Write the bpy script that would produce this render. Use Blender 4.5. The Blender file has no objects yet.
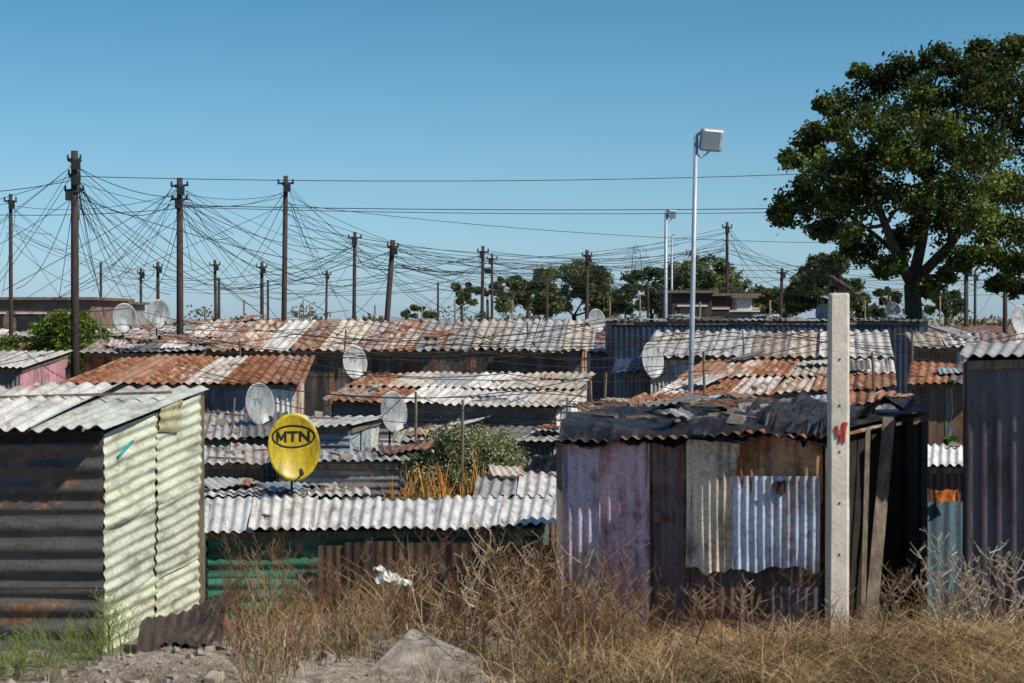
import bpy, math, random
import numpy as np
from mathutils import Vector, Matrix, Euler
from mathutils import noise as mn
random.seed(11); rng=np.random.default_rng(11)
F=2000.; CH=3.6; HY=318.
# survey helper: bearing / elevation (in photo units) at a real range in metres -> world metres
def P(px,py,d): return Vector(((px-512)/F*d, d, CH-(py-HY)/F*d))
R=random.uniform
scene=bpy.context.scene

# ------------------------------------------------------------------ materials
def newmat(name):
    m=bpy.data.materials.new(name); m.use_nodes=True
    nt=m.node_tree; b=nt.nodes['Principled BSDF']; return m,nt,b
def N(nt,t,**k):
    n=nt.nodes.new(t)
    for a,v in k.items(): setattr(n,a,v)
    return n
def L(nt,a,b): nt.links.new(a,b)
def math_(nt,op,a,b=None,clamp=False):
    n=N(nt,'ShaderNodeMath',operation=op,use_clamp=clamp)
    for i,v in enumerate((a,b)):
        if v is None: continue
        if isinstance(v,(int,float)): n.inputs[i].default_value=v
        else: L(nt,v,n.inputs[i])
    return n.outputs[0]
def mix(nt,f,a,b,blend='MIX'):
    n=N(nt,'ShaderNodeMix',data_type='RGBA',blend_type=blend)
    for s,v in ((n.inputs[0],f),(n.inputs[6],a),(n.inputs[7],b)):
        if isinstance(v,(int,float)): s.default_value=v
        elif isinstance(v,tuple): s.default_value=(*v,1)
        else: L(nt,v,s)
    return n.outputs[2]
def noise_(nt,vec,scale,detail=5,rough=.6,scl=None):
    if scl:
        mp=N(nt,'ShaderNodeMapping'); mp.inputs['Scale'].default_value=scl
        L(nt,vec,mp.inputs[0]); vec=mp.outputs[0]
    n=N(nt,'ShaderNodeTexNoise'); n.inputs['Scale'].default_value=scale
    n.inputs['Detail'].default_value=detail; n.inputs['Roughness'].default_value=rough
    L(nt,vec,n.inputs['Vector']); return n.outputs[0]
def ramp(nt,f,stops):
    n=N(nt,'ShaderNodeValToRGB'); e=n.color_ramp.elements
    while len(e)<len(stops): e.new(.5)
    for i,(p,c) in enumerate(stops): e[i].position=p; e[i].color=(*c,1)
    L(nt,f,n.inputs[0]); return n.outputs[0]
def bump(nt,b,h,s=.3,dist=.02):
    n=N(nt,'ShaderNodeBump'); n.inputs['Strength'].default_value=s; n.inputs['Distance'].default_value=dist
    L(nt,h,n.inputs['Height']); L(nt,n.outputs[0],b.inputs['Normal'])

def make_metal():
    m,nt,b=newmat('weathered_iron_sheet')
    uv=N(nt,'ShaderNodeAttribute',attribute_name='puv').outputs['Vector']
    tint=N(nt,'ShaderNodeAttribute',attribute_name='tint').outputs['Color']
    rust=N(nt,'ShaderNodeAttribute',attribute_name='rust').outputs['Fac']
    n1=noise_(nt,uv,1.8,5,.68)
    n2=noise_(nt,uv,1.0,3,.6,(8,.6,1))
    n3=noise_(nt,uv,16,3,.7)
    val=math_(nt,'ADD',math_(nt,'MULTIPLY',n1,.46),math_(nt,'ADD',math_(nt,'MULTIPLY',n2,.36),math_(nt,'MULTIPLY',n3,.18)))
    thr=math_(nt,'SUBTRACT',.70,math_(nt,'MULTIPLY',rust,.42))
    mask=math_(nt,'MULTIPLY',math_(nt,'SUBTRACT',val,thr),9,True)
    rc=ramp(nt,noise_(nt,uv,4,4,.72),[(.3,(.045,.022,.015)),(.44,(.15,.058,.028)),(.57,(.35,.145,.06)),(.7,(.50,.29,.16))])
    dirt=ramp(nt,noise_(nt,uv,1.5,5,.68,(4,.8,1)),[(.32,(.36,.34,.32)),(.46,(.86,.84,.82)),(.60,(1.1,1.1,1.1))])
    spk=ramp(nt,noise_(nt,uv,30,1,.6),[(.35,(.74,.72,.70)),(.52,(1,1,1))])
    c=mix(nt,1.,mix(nt,1.,tint,dirt,'MULTIPLY'),spk,'MULTIPLY')
    rt=mix(nt,.3,rc,mix(nt,1.,rc,tint,'MULTIPLY'))
    L(nt,mix(nt,mask,c,rt),b.inputs['Base Color'])
    L(nt,math_(nt,'ADD',.42,math_(nt,'MULTIPLY',mask,.45)),b.inputs['Roughness'])
    b.inputs['Specular IOR Level'].default_value=.45
    return m
METAL=make_metal()
def simple(name,col,rough=.8,scale=4,var=.35,metal=0,scl=None,bmp=.2,col2=None,spec=.3):
    m,nt,b=newmat(name)
    co=N(nt,'ShaderNodeTexCoord').outputs['Object']
    n1=noise_(nt,co,scale,4,.65,scl)
    lo=tuple(c*(1-var) for c in col); hi=col2 or tuple(min(1,c*(1+var)) for c in col)
    L(nt,ramp(nt,n1,[(.32,lo),(.5,col),(.68,hi)]),b.inputs['Base Color'])
    b.inputs['Roughness'].default_value=rough; b.inputs['Metallic'].default_value=metal
    b.inputs['Specular IOR Level'].default_value=spec
    if bmp: bump(nt,b,noise_(nt,co,scale*5,3,.6,scl),bmp,.02)
    return m
WOOD=simple('weathered_wood',(.17,.135,.10),.85,6,.5,scl=(3,3,.4))
POLEWOOD=simple('creosoted_pole',(.05,.038,.033),.85,5,.45,scl=(4,4,.4))
PALEWOOD=simple('pale_timber',(.34,.27,.2),.8,6,.4,scl=(3,3,.5))
CONC=simple('concrete',(.60,.555,.49),.88,5,.16,bmp=.3)
STONE=simple('rubble',(.28,.25,.22),.9,5,.45)
TARP=simple('black_plastic_sheet',(.016,.016,.02),.5,6,.5,col2=(.045,.045,.05),bmp=.6,spec=.4)
DARKWOOD=simple('dark_board',(.02,.016,.015),.85,4,.5,scl=(5,5,1),col2=(.055,.035,.025))
GALV=simple('galvanised_steel',(.36,.42,.48),.45,8,.15,metal=.2,bmp=.05)
DARKM=simple('dark_fitting',(.03,.03,.033),.6,9,.3,bmp=0)
GLASS=simple('lamp_glass',(.17,.23,.27),.25,3,.1,bmp=0,spec=.6)
WIRE=simple('cable',(.02,.02,.022),.6,3,.2,bmp=0)
PLASTIC=simple('white_plastic',(.66,.66,.64),.5,6,.15,bmp=.3)
RED=simple('red_paint',(.5,.05,.03),.7,20,.3,bmp=0)
BRICK=simple('plaster_brown',(.20,.14,.115),.9,2,.3)
BRICK2=simple('plaster_grey',(.33,.31,.3),.9,2,.25)
PYL=simple('hazed_pylon_steel',(.34,.42,.48),.6,2,.1,bmp=0)  # steel colour paled to stand in for distance haze
BIRDM=simple('bird_feathers',(.03,.022,.02),.6,40,.5,bmp=0)
RAG=simple('orange_cloth',(.6,.16,.03),.8,9,.3)
def attrmat(name,rough=.6,trans=.3,spec=.25):
    m,nt,b=newmat(name)
    t=N(nt,'ShaderNodeAttribute',attribute_name='tint').outputs['Color']
    L(nt,t,b.inputs['Base Color']); b.inputs['Roughness'].default_value=rough
    b.inputs['Specular IOR Level'].default_value=spec
    if trans:
        tr=N(nt,'ShaderNodeBsdfTranslucent')
        L(nt,mix(nt,1.,t,(1.2,1.3,.5),'MULTIPLY'),tr.inputs[0])
        ms=N(nt,'ShaderNodeMixShader'); ms.inputs[0].default_value=trans
        L(nt,b.outputs[0],ms.inputs[1]); L(nt,tr.outputs[0],ms.inputs[2])
        L(nt,ms.outputs[0],nt.nodes['Material Output'].inputs[0])
    return m
LEAF=attrmat('leaf',.5,.32); STRAW=attrmat('dry_grass',.7,0)
PAINT=attrmat('painted_surface',.55,0.)

def make_ground():
    m,nt,b=newmat('sandy_soil')
    co=N(nt,'ShaderNodeTexCoord').outputs['Object']
    a=noise_(nt,co,.5,6,.65); f=noise_(nt,co,9,5,.75); g=noise_(nt,co,45,2,.7)
    c=ramp(nt,a,[(.3,(.12,.095,.065)),(.45,(.27,.225,.175)),(.58,(.42,.37,.31)),(.7,(.17,.145,.09))])
    c=mix(nt,1.,c,ramp(nt,f,[(.3,(.45,.42,.4)),(.5,(.95,.95,.95)),(.66,(1.35,1.33,1.3))]),'MULTIPLY')
    c=mix(nt,1.,c,ramp(nt,g,[(.35,(.6,.6,.6)),(.6,(1.15,1.15,1.15))]),'MULTIPLY')
    L(nt,c,b.inputs['Base Color']); b.inputs['Roughness'].default_value=.95
    b.inputs['Specular IOR Level'].default_value=.1
    bump(nt,b,math_(nt,'ADD',f,g),.8,.05); return m
SOIL=make_ground()

# ------------------------------------------------------------------ mesh builder
class MB:
    def __init__(s): s.V=[];s.Fq=[];s.uv=[];s.t=[];s.r=[];s.n=0
    def add(s,v,f,tint=(.5,.5,.5),rust=0.,uv=None):
        v=np.asarray(v,float).reshape(-1,3); k=len(v)
        if isinstance(f,np.ndarray): s.Fq+=[tuple(x) for x in (f+s.n).tolist()]
        else: s.Fq+=[tuple(i+s.n for i in x) for x in f]
        s.V.append(v)
        s.uv.append(np.zeros((k,3)) if uv is None else uv)
        t=np.ones((k,4)); t[:,:3]=np.asarray(tint)
        s.t.append(t); s.r.append(np.full(k,float(rust)) if np.isscalar(rust) else rust); s.n+=k
    def obj(s,name,mat,smooth=False):
        me=bpy.data.meshes.new(name)
        V=np.concatenate(s.V) if s.V else np.zeros((0,3))
        me.from_pydata(V.tolist(),[],s.Fq)
        if s.V:
            a=me.attributes.new('puv','FLOAT_VECTOR','POINT'); a.data.foreach_set('vector',np.concatenate(s.uv).ravel())
            a=me.attributes.new('tint','FLOAT_COLOR','POINT'); a.data.foreach_set('color',np.concatenate(s.t).ravel())
            a=me.attributes.new('rust','FLOAT','POINT'); a.data.foreach_set('value',np.concatenate(s.r))
        if smooth: me.polygons.foreach_set('use_smooth',[True]*len(me.polygons))
        me.materials.append(mat); me.update()
        o=bpy.data.objects.new(name,me); scene.collection.objects.link(o); return o
def group(name,loc,parts):
    e=bpy.data.objects.new(name,None); e.location=loc; e.empty_display_size=.3
    scene.collection.objects.link(e)
    for p in parts:
        if p is None: continue
        p.parent=e; p.matrix_parent_inverse=Matrix.Translation(-Vector(loc))
    return e
def sheet(mb,a,b,c,d,pitch=.1,amp=.016,tint=(.4,.4,.4),rust=.3,nv=4,bend=.015,spp=6,edge=0.):
    a,b,c,d=[np.array(x,float) for x in (a,b,c,d)]
    W=np.linalg.norm(b-a); H=np.linalg.norm(d-a)
    nu=max(2,int(W/pitch*spp)); u=np.linspace(0,1,nu+1); v=np.linspace(0,1,nv+1)
    U,Vv=np.meshgrid(u,v)
    pos=(a*(1-U[...,None])+b*U[...,None])*(1-Vv[...,None])+(d*(1-U[...,None])+c*U[...,None])*Vv[...,None]
    n=np.cross(b-a,d-a); n/=np.linalg.norm(n)+1e-9
    p1,p2,p3=[R(0,6.28) for _ in range(3)]
    disp=amp*np.sin(2*np.pi*U*W/pitch+p1)+bend*(np.sin(U*3.1+p2)*np.cos(Vv*2.6+p3)+.5*np.sin(Vv*6+U*4+p1))
    pos=pos+disp[...,None]*n
    if edge>0:
        e=(d-a)/(H+1e-9); k=edge*(np.sin(U*7+p1)+.6*np.sin(U*19+p2))
        pos=pos+(k*(Vv<.01))[...,None]*e
    idx=np.arange((nu+1)*(nv+1)).reshape(nv+1,nu+1)
    f=np.stack([idx[:-1,:-1],idx[:-1,1:],idx[1:,1:],idx[1:,:-1]],-1).reshape(-1,4)
    uv=np.stack([U*W+R(0,40),Vv*H+R(0,40),np.full_like(U,R(0,30))],-1).reshape(-1,3)
    mb.add(pos.reshape(-1,3),f,tint,rust,uv)
BOXF=[(0,1,2,3),(7,6,5,4),(0,4,5,1),(1,5,6,2),(2,6,7,3),(3,7,4,0)]
def box(mb,c,sx,sy,sz,rot=(0,0,0),tint=(.5,.5,.5),rust=0.,jit=0.):
    M=Euler(rot).to_matrix(); v=[]
    for z in (-1,1):
        for x,y in ((-1,-1),(1,-1),(1,1),(-1,1)):
            p=M@Vector((x*sx/2*(1+R(-jit,jit)),y*sy/2*(1+R(-jit,jit)),z*sz/2*(1+R(-jit,jit))))+Vector(c); v.append(p[:])
    mb.add(v,BOXF,tint,rust,np.array(v)+R(0,20))
def beam(mb,p,q,w,h,tint=(.5,.5,.5),rust=0.):
    p,q=Vector(p),Vector(q); d=(q-p).normalized()
    up=Vector((0,0,1)) if abs(d.z)<.9 else Vector((0,1,0))
    s=d.cross(up).normalized()*w/2; t=s.cross(d).normalized()*h/2
    v=[(x+a*s+b*t)[:] for x in (p,q) for a,b in ((-1,-1),(1,-1),(1,1),(-1,1))]
    mb.add(v,BOXF,tint,rust,np.array(v)+R(0,20))
def tube(mb,pts,rad,n=7,tint=(.5,.5,.5)):
    pts=[Vector(p) for p in pts]; k=len(pts)
    if not hasattr(rad,'__len__'): rad=[rad]*k
    v=[];f=[]
    ref=Vector((0.31,1,0.17)).normalized()
    for i,p in enumerate(pts):
        d=(pts[min(i+1,k-1)]-pts[max(i-1,0)]).normalized()
        s=d.cross(ref); 
        if s.length<.05: s=d.cross(Vector((1,0,0)))
        s.normalize(); t=d.cross(s)
        for j in range(n):
            a=6.28318*j/n; v.append((p+rad[i]*(math.cos(a)*s+math.sin(a)*t))[:])
    for i in range(k-1):
        for j in range(n): f.append((i*n+j,i*n+(j+1)%n,(i+1)*n+(j+1)%n,(i+1)*n+j))
    b0=mb.n
    mb.add(v,f,tint,0.,np.array(v))
    mb.Fq.append(tuple(b0+j for j in range(n))[::-1]); mb.Fq.append(tuple(b0+(k-1)*n+j for j in range(n)))
def bil(q,u,v):
    FL,FR,BR,BL=q; return (FL*(1-u)+FR*u)*(1-v)+(BL*(1-u)+BR*u)*v

# palette (linear albedo)
ZN=(.48,.485,.48); LT=(.68,.67,.64); WH=(.82,.82,.81); DK=(.17,.175,.185); OR=(.42,.24,.14); BR_=(.15,.09,.065)
PGREEN=(.62,.67,.53); GREEN=(.05,.21,.145); NAVY=(.03,.055,.12); BLUE=(.14,.2,.28); LBLUE=(.36,.44,.5)
PINK=(.5,.27,.32); CREAM=(.60,.54,.45)

def roof(q,pal,rust,sw=.85,rows=1,pitch=.13,amp=.02,jit=.12,edge=.0,ov=.04,nv=4,spp=6):
    mb=MB(); FL,FR,BR,BL=q; W=(FR-FL).length; n=max(1,round(W/sw))
    nrm=(FR-FL).cross(BL-FL).normalized()
    for i in range(n):
        for j in range(rows):
            u0=i/n-ov/ (W/n)*.5/n*1; u1=(i+1)/n+.05/n
            v0=j/rows-(.06 if j else 0); v1=(j+1)/rows
            if j==0: v0-=R(0,jit)/max(.5,(BL-FL).length)
            if j==rows-1: v1+=R(-jit,jit)/max(.5,(BL-FL).length)*.6
            up=nrm*(.012*(i%3)+.03*j+R(0,.02))
            tw=R(-.02,.02); sk=R(-.03,.03)/n*2
            a,b,c,d=bil(q,u0,v0)+up,bil(q,u1,v0)+up+nrm*tw,bil(q,u1+sk,v1)+up,bil(q,u0+sk,v1)+up-nrm*tw
            r=rust((i+.5)/n,(j+.5)/rows) if callable(rust) else R(*rust)
            t=random.choice(pal); k=R(.7,1.1); t=tuple(min(.84,x*k) for x in t)
            sheet(mb,a,b,c,d,pitch,amp*R(.85,1.15),t,r,nv,.014,spp,edge)
    return mb.obj('roof',METAL,True)
def wall(A,B,zg,zA,zB,kind='v',pal=(ZN,),rust=(.2,.6),sw=.9,pitch=.1,amp=.014,name='wall',nv=4,spp=6,h=.72):
    A=Vector(A);B=Vector(B); mb=MB(); W=(B-A).length
    out=(B-A).cross(Vector((0,0,1))).normalized()
    if kind=='v':
        n=max(1,round(W/sw))
        for i in range(n):
            u0=i/n-.02/n; u1=(i+1)/n+.02/n
            a=A.lerp(B,u0);b=A.lerp(B,u1); o=out*(.014*(i%2)+R(0,.01))
            z0=zA+(zB-zA)*u0; z1=zA+(zB-zA)*u1; dz=R(-.05,0)
            t=random.choice(pal); k=R(.75,1.12); t=tuple(x*k for x in t)
            sheet(mb,Vector((a.x,a.y,zg))+o,Vector((b.x,b.y,zg))+o,Vector((b.x,b.y,z1+dz))+o,Vector((a.x,a.y,z0+dz))+o,pitch,amp,t,R(*rust),nv,.012,spp)
    elif kind=='h':
        zt=max(zA,zB); n=max(1,round((zt-zg)/h))
        ns=max(1,round(W/2.2))
        for s in range(ns):
            for i in range(n):
                f0=i/n-.01; f1=(i+1)/n+.02
                u0,u1=s/ns,(s+1)/ns+.01; o=out*(.014*(i%2)+.01*s+R(0,.008))
                def Z(u,f): return zg+(zA+(zB-zA)*u-zg)*f
                def pt(u,f):
                    p=A.lerp(B,u); return Vector((p.x,p.y,Z(u,f)))+o
                t=random.choice(pal); k=R(.85,1.1); t=tuple(x*k for x in t)
                sheet(mb,pt(u0,f0),pt(u0,f1),pt(u1,f1),pt(u1,f0),pitch,amp,t,R(*rust),nv,.014,spp)
    else: # boards
        n=max(2,round(W/.16))
        for i in range(n):
            p=A.lerp(B,(i+.5)/n); z=zA+(zB-zA)*(i+.5)/n-R(0,.06)
            ang=math.atan2(B.y-A.y,B.x-A.x); t=random.choice(pal); k=R(.6,1.3)
            o=out*R(0,.015)
            box(mb,(p.x+o.x,p.y+o.y,(zg+z)/2),W/n*.97,.03,z-zg,(0,0,ang),tuple(x*k for x in t),R(*rust))
    return mb.obj(name,METAL,kind!='b')
def gz(x,y):
    x=np.asarray(x,float);y=np.asarray(y,float)
    z=np.interp(y,[-60,-4,3,17,19,22.6,25.6,33,39,60,9000],[1.9,1.9,1.8,.3,.18,.22,-1.,-1.,0,0,0])
    z=z+.06*np.sin(x*1.3+y*.7)*np.cos(y*1.1-x*.4)*(y<60)
    z=z+.25*np.exp(-(((x+3.25)/.9)**2+((y-19.1)/.6)**2))
    z=z+.34*np.exp(-(((x-3.6)/2.3)**2+((y-18.75)/.55)**2))
    return z
GZ=lambda x,y: float(gz(x,y))
def clutter(q,n,sc=1.,loose=True):
    w=MB(); s=MB(); l_=MB()
    for _ in range(n):
        u,v=R(.03,.97),R(.05,.95); p=bil(q,u,v)+Vector((0,0,.04))
        k=random.random()
        if k<.3: box(s,p+Vector((0,0,.02)),R(.08,.22)*sc,R(.08,.2)*sc,R(.04,.1)*sc,(R(-.2,.2),R(-.2,.2),R(0,3)),jit=.3)
        elif k<.78:
            a=R(0,3.1); l=R(.25,.9)*sc; e=Vector((math.cos(a),math.sin(a)*.6,R(-.02,.06)))*l
            beam(w,p,p+e,R(.03,.07)*sc,.03*sc)
        else:
            ex=(q[1]-q[0]).normalized(); ey=(q[3]-q[0]).normalized(); a=R(-.5,.5)
            e1=(ex*math.cos(a)+ey*math.sin(a))*R(.4,.9)*sc+Vector((0,0,R(-.05,.08))); e2=(ey*math.cos(a)-ex*math.sin(a))*R(.5,1.2)*sc+Vector((0,0,R(0,.1)))
            p=p+Vector((0,0,.04)); sheet(l_,p,p+e1,p+e1+e2,p+e2,.12,.015,random.choice([ZN,LT,CREAM,OR,DK,LBLUE]),R(.2,.8),3,.03,6)
    return [w.obj('timber_offcuts',WOOD) if w.V else None, s.obj('weight_stones',STONE) if s.V else None, l_.obj('loose_sheets',METAL,True) if l_.V else None]
def shack(name,FLp,FRp,BRp,BLp,rk,walls,inset=.14,ground=None,clut=0,pitch=.13,wp=.1,spp=6,fascia=True,door=None,extra=()):
    q=tuple(Vector(x) for x in (FLp,FRp,BRp,BLp)); parts=[roof(q,spp=spp,pitch=pitch,**rk)]
    cen=(q[0]+q[1]+q[2]+q[3])/4
    c=[]
    for p in q:
        d=(cen-p); d.z=0; c.append(p+d.normalized()*inset*1.4)
    def hz(p):
        n=(q[1]-q[0]).cross(q[3]-q[0]).normalized()
        return q[0].z-((p.x-q[0].x)*n.x+(p.y-q[0].y)*n.y)/n.z-.05
    for k in c: k.z=hz(k)
    if ground is None: ground=min(GZ(k.x,k.y) for k in c)-.1
    names=['front_wall','right_wall','back_wall','left_wall']
    for i,(a,b) in enumerate(((0,1),(1,2),(2,3),(3,0))):
        w=walls.get(names[i],walls.get('all'))
        w=dict(w); w.setdefault('pitch',wp)
        parts.append(wall(c[a],c[b],ground,c[a].z,c[b].z,name=names[i],spp=spp,**w))
    if fascia:
        m=MB(); beam(m,c[0]-Vector((0,.03,0.03)),c[1]-Vector((0,.03,0.03)),.05,.09); beam(m,c[1]+Vector((.03,0,-.03)),c[2]+Vector((.03,0,-.03)),.05,.08)
        parts.append(m.obj('rafters',WOOD))
    if door:
        for (u,wd,hg,kind) in door:
            m=MB(); p=c[0].lerp(c[1],u); ang=math.atan2(c[1].y-c[0].y,c[1].x-c[0].x)
            zc=ground+hg/2 if kind=='door' else ground+1.35
            box(m,(p.x,p.y-.05,zc),wd,.05,hg,(0,0,ang))
            parts.append(m.obj(kind,DARKWOOD if kind=='door' else DARKM))
            m=MB()
            for s in (-1,1): box(m,(p.x+s*(wd/2+.03),p.y-.06,zc),.06,.06,hg+.08,(0,0,ang))
            box(m,(p.x,p.y-.063,zc+hg/2+.03),wd,.06,.05,(0,0,ang))
            parts.append(m.obj(kind+'_frame',PALEWOOD))
    if clut: parts+=clutter(q,clut)
    parts+=list(extra)
    return group(name,(cen.x,cen.y,ground),parts)
def S(name,f,b,rk,walls,**k):
    yl=f[2] if not isinstance(f[2],tuple) else f[2][0]; yr=f[2] if not isinstance(f[2],tuple) else f[2][1]
    return shack(name,P(f[0],yl,f[3]),P(f[1],yr,f[3]),P(b[1],b[2],b[3]),P(b[0],b[2],b[3]),rk,walls,**k)
W=lambda kind='v',pal=(ZN,),rust=(.2,.6),**k: dict(kind=kind,pal=pal,rust=rust,**k)
CS='corrugated_shack'
# ------------------------------------------------------------------ ground
xs=np.concatenate([-np.geomspace(4000,22,26),np.arange(-20,20.1,.4),np.geomspace(22,4000,26)])
ys=np.concatenate([[-60,-30,-10],np.arange(0,17,.5),np.arange(17,27,.15),np.arange(27,64,.5),np.geomspace(66,8000,34)])
X,Y=np.meshgrid(xs,ys); Z=gz(X,Y)
near=(Y>15)&(Y<30)&(abs(X)<21); Z=Z+near*rng.normal(0,.014,Z.shape)
idx=np.arange(X.size).reshape(X.shape)
gm=MB(); gm.add(np.stack([X,Y,Z],-1).reshape(-1,3),np.stack([idx[:-1,:-1],idx[:-1,1:],idx[1:,1:],idx[1:,:-1]],-1).reshape(-1,4))
gm.obj('ground',SOIL,True)

# ------------------------------------------------------------------ shacks (explicit)
def rustA(u,v): return R(.4,.75) if u<.25 else (R(.5,.75) if R(0,1)<.2 else R(.1,.5))
S(CS,(170,592,350,52),(205,597,321,57),dict(pal=[ZN,LT,CREAM,CREAM],rust=rustA,sw=.8,rows=1,amp=.04,jit=.3),
  dict(front_wall=W('b',[(.08,.05,.04),(.06,.045,.04),(.09,.09,.09)],(.2,.6)),right_wall=W('v',[LT,OR],(.4,.8)),all=W('v',[DK],(.3,.7))),pitch=.24,clut=9,inset=.25,
  door=[(.72,.8,1.9,'door')])
S(CS,(60,302,384,40),(125,313,357,44.5),dict(pal=[OR,(.55,.33,.19),LT,CREAM],rust=(.5,.9),sw=.8,amp=.026,jit=.2),
  dict(front_wall=W('v',[LT,WH,DK,BLUE],(.15,.6)),right_wall=W('v',[LT,ZN,OR],(.3,.7)),all=W('v',[ZN,DK],(.3,.7))),pitch=.2,clut=3,inset=.2)
def rustD(u,v): return R(.5,.85) if (u<.4 and R(0,1)<.6) or R(0,1)<.15 else R(.15,.45)
S(CS,(322,563,(400,408),39.5),(372,594,375,45),dict(pal=[ZN,CREAM,LT,LT],rust=rustD,sw=.8,rows=2,amp=.024,jit=.2),
  dict(front_wall=W('h',[LBLUE,ZN,DK],(.2,.5)),right_wall=W('v',[LBLUE,WH],(.1,.4)),all=W('v',[ZN,BLUE],(.3,.6))),pitch=.17,clut=18,wp=.12,inset=.2)
S(CS,(-80,22,368,46),(-60,72,352,50),dict(pal=[CREAM,LT,(.42,.3,.28)],rust=(.3,.6),sw=.8),
  dict(front_wall=W('v',[PINK,DK],(.3,.6)),right_wall=W('v',[PINK,(.5,.3,.34)],(.1,.45)),all=W('v',[PINK],(.3,.6))),pitch=.16,clut=6)
S(CS,(78,204,352,49.5),(98,215,340,54),dict(pal=[DK,ZN,BR_],rust=(.3,.8),sw=.9),
  dict(all=W('v',[DK,BR_,LT],(.3,.8))),pitch=.2,clut=34)
S(CS,(195,292,438,35.2),(205,287,413,38.6),dict(pal=[ZN,LT,DK],rust=(.3,.75),sw=.75,rows=1,amp=.022),
  dict(front_wall=W('v',[DK,BLUE,ZN],(.2,.6)),all=W('v',[ZN,DK],(.3,.7))),pitch=.15,clut=6)
S(CS,(192,268,463,32.2),(198,265,447,34.4),dict(pal=[LT,ZN,LBLUE],rust=(.2,.6),sw=.7,jit=.25),
  dict(front_wall=W('v',[NAVY,DK,BLUE],(.1,.5)),all=W('v',[DK,ZN],(.3,.7))),pitch=.15,clut=6)
S(CS,(282,352,427,34.2),(296,384,417,37.6),dict(pal=[LT,ZN],rust=(.1,.4),sw=.7),
  dict(front_wall=W('h',[LBLUE,(.22,.27,.31)],(.05,.4)),right_wall=W('v',[LT,LBLUE],(.1,.4)),all=W('v',[LBLUE,DK],(.1,.4))),pitch=.15,wp=.12,clut=2)
S(CS,(268,408,462,31.8),(272,404,452,33.6),dict(pal=[(.2,.23,.26),(.28,.3,.32),ZN],rust=(.2,.6),sw=.7),
  dict(front_wall=W('h',[(.14,.17,.2),DK],(.05,.4)),all=W('v',[BLUE,DK],(.1,.4))),pitch=.15,wp=.12,clut=12)
S(CS,(392,560,441,37),(400,592,428,39.2),dict(pal=[DK,ZN,LBLUE],rust=(.2,.6),sw=.8),
  dict(front_wall=W('v',[LBLUE,DK,LT],(.1,.5)),right_wall=W('v',[LBLUE,LT],(.1,.5)),all=W('v',[ZN],(.2,.6))),pitch=.15,clut=9)
S(CS,(528,600,475,33.6),(534,612,456,36.4),dict(pal=[OR,CREAM],rust=(.65,.9),sw=.7,amp=.024),
  dict(all=W('v',[DK,BR_],(.4,.8))),pitch=.16,clut=2)
S(CS,(188,558,(532,528),26),(196,562,499,29.2),dict(pal=[WH,WH,(.72,.74,.76)],rust=lambda u,v:R(.05,.38),sw=.85,rows=1,amp=.022,jit=.14,edge=.008,nv=6),
  dict(front_wall=W('h',[GREEN,(.045,.19,.13)],(.02,.2),amp=.02),all=W('h',[GREEN],(.1,.4))),pitch=.14,wp=.16,clut=2,ground=-1.1,inset=.2)
m=MB()
a=P(318,552,25.93); b=P(555,552,25.93); 
for i in range(9):
    u0=i/9;u1=(i+1)/9+.01; p=a.lerp(b,u0); r=a.lerp(b,u1); o=Vector((0,.03-.012*(i%2),0))
    zt=.68+R(-.04,.02)
    sheet(m,Vector((p.x,p.y,-1.1))+o,Vector((r.x,r.y,-1.1))+o,Vector((r.x,r.y,zt))+o,Vector((p.x,p.y,zt))+o,.12,.013,random.choice([(.09,.06,.045),(.05,.04,.035),(.07,.05,.03)]),R(.1,.4))
g=m.obj('rusty_shaded_fence_sheets',METAL,True)  # brown, lightly rusted sheets; colours darkened further to paint in the shade
group('corrugated_fence',(a.x,a.y,-1.1),[g])
S(CS,(190,368,497,29.9),(198,364,486,33),dict(pal=[LT,ZN,ZN],rust=(.2,.6),sw=.8,amp=.022),
  dict(all=W('v',[BLUE,DK,NAVY],(.1,.5))),pitch=.15,clut=16)
S(CS,(474,562,497,29.9),(478,566,474,33),dict(pal=[LT,ZN,WH],rust=(.1,.5),sw=.8,amp=.024),
  dict(all=W('v',[ZN,DK],(.1,.5))),pitch=.16,clut=3)
# right back group
S(CS,(606,925,320.5,58),(600,932,319,62),dict(pal=[DK,ZN],rust=(.1,.5),sw=.9),
  dict(front_wall=W('v',[NAVY,(.035,.05,.09),(.05,.08,.17)],(.0,.25)),all=W('v',[NAVY],(.1,.3))),pitch=.2,wp=.16,clut=8)
S(CS,(640,892,356,50),(655,888,332,55),dict(pal=[LT,CREAM,ZN,LT],rust=lambda u,v:R(.2,.55),sw=.85,amp=.038,jit=.3),
  dict(front_wall=W('v',[DK,NAVY,ZN],(.2,.5)),all=W('v',[DK,ZN],(.3,.6))),pitch=.26,clut=8,inset=.25)
def rustB(u,v): return R(.5,.85) if R(0,1)<.65 else R(.2,.45)
S(CS,(650,895,(398,388),42),(705,893,362,47),dict(pal=[OR,LT,CREAM],rust=rustB,sw=.8,rows=2,amp=.026,jit=.25),
  dict(front_wall=W('b',[DK,BR_,(.2,.16,.12)],(.2,.5)),right_wall=W('v',[OR,LT],(.3,.7)),all=W('v',[DK,ZN],(.3,.6))),pitch=.19,clut=14,inset=.2)
S(CS,(612,700,372,50.5),(616,700,358,53),dict(pal=[NAVY,DK],rust=(.1,.3),sw=.8),
  dict(all=W('v',[DK,NAVY],(.1,.5))),pitch=.19,clut=1)
S(CS,(566,715,421,32.5),(588,722,407,36.5),dict(pal=[CREAM,LT,ZN],rust=(.3,.7),sw=.8,rows=2,jit=.3),
  dict(all=W('v',[DK,ZN,LBLUE],(.2,.6))),pitch=.16,clut=80)
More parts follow.
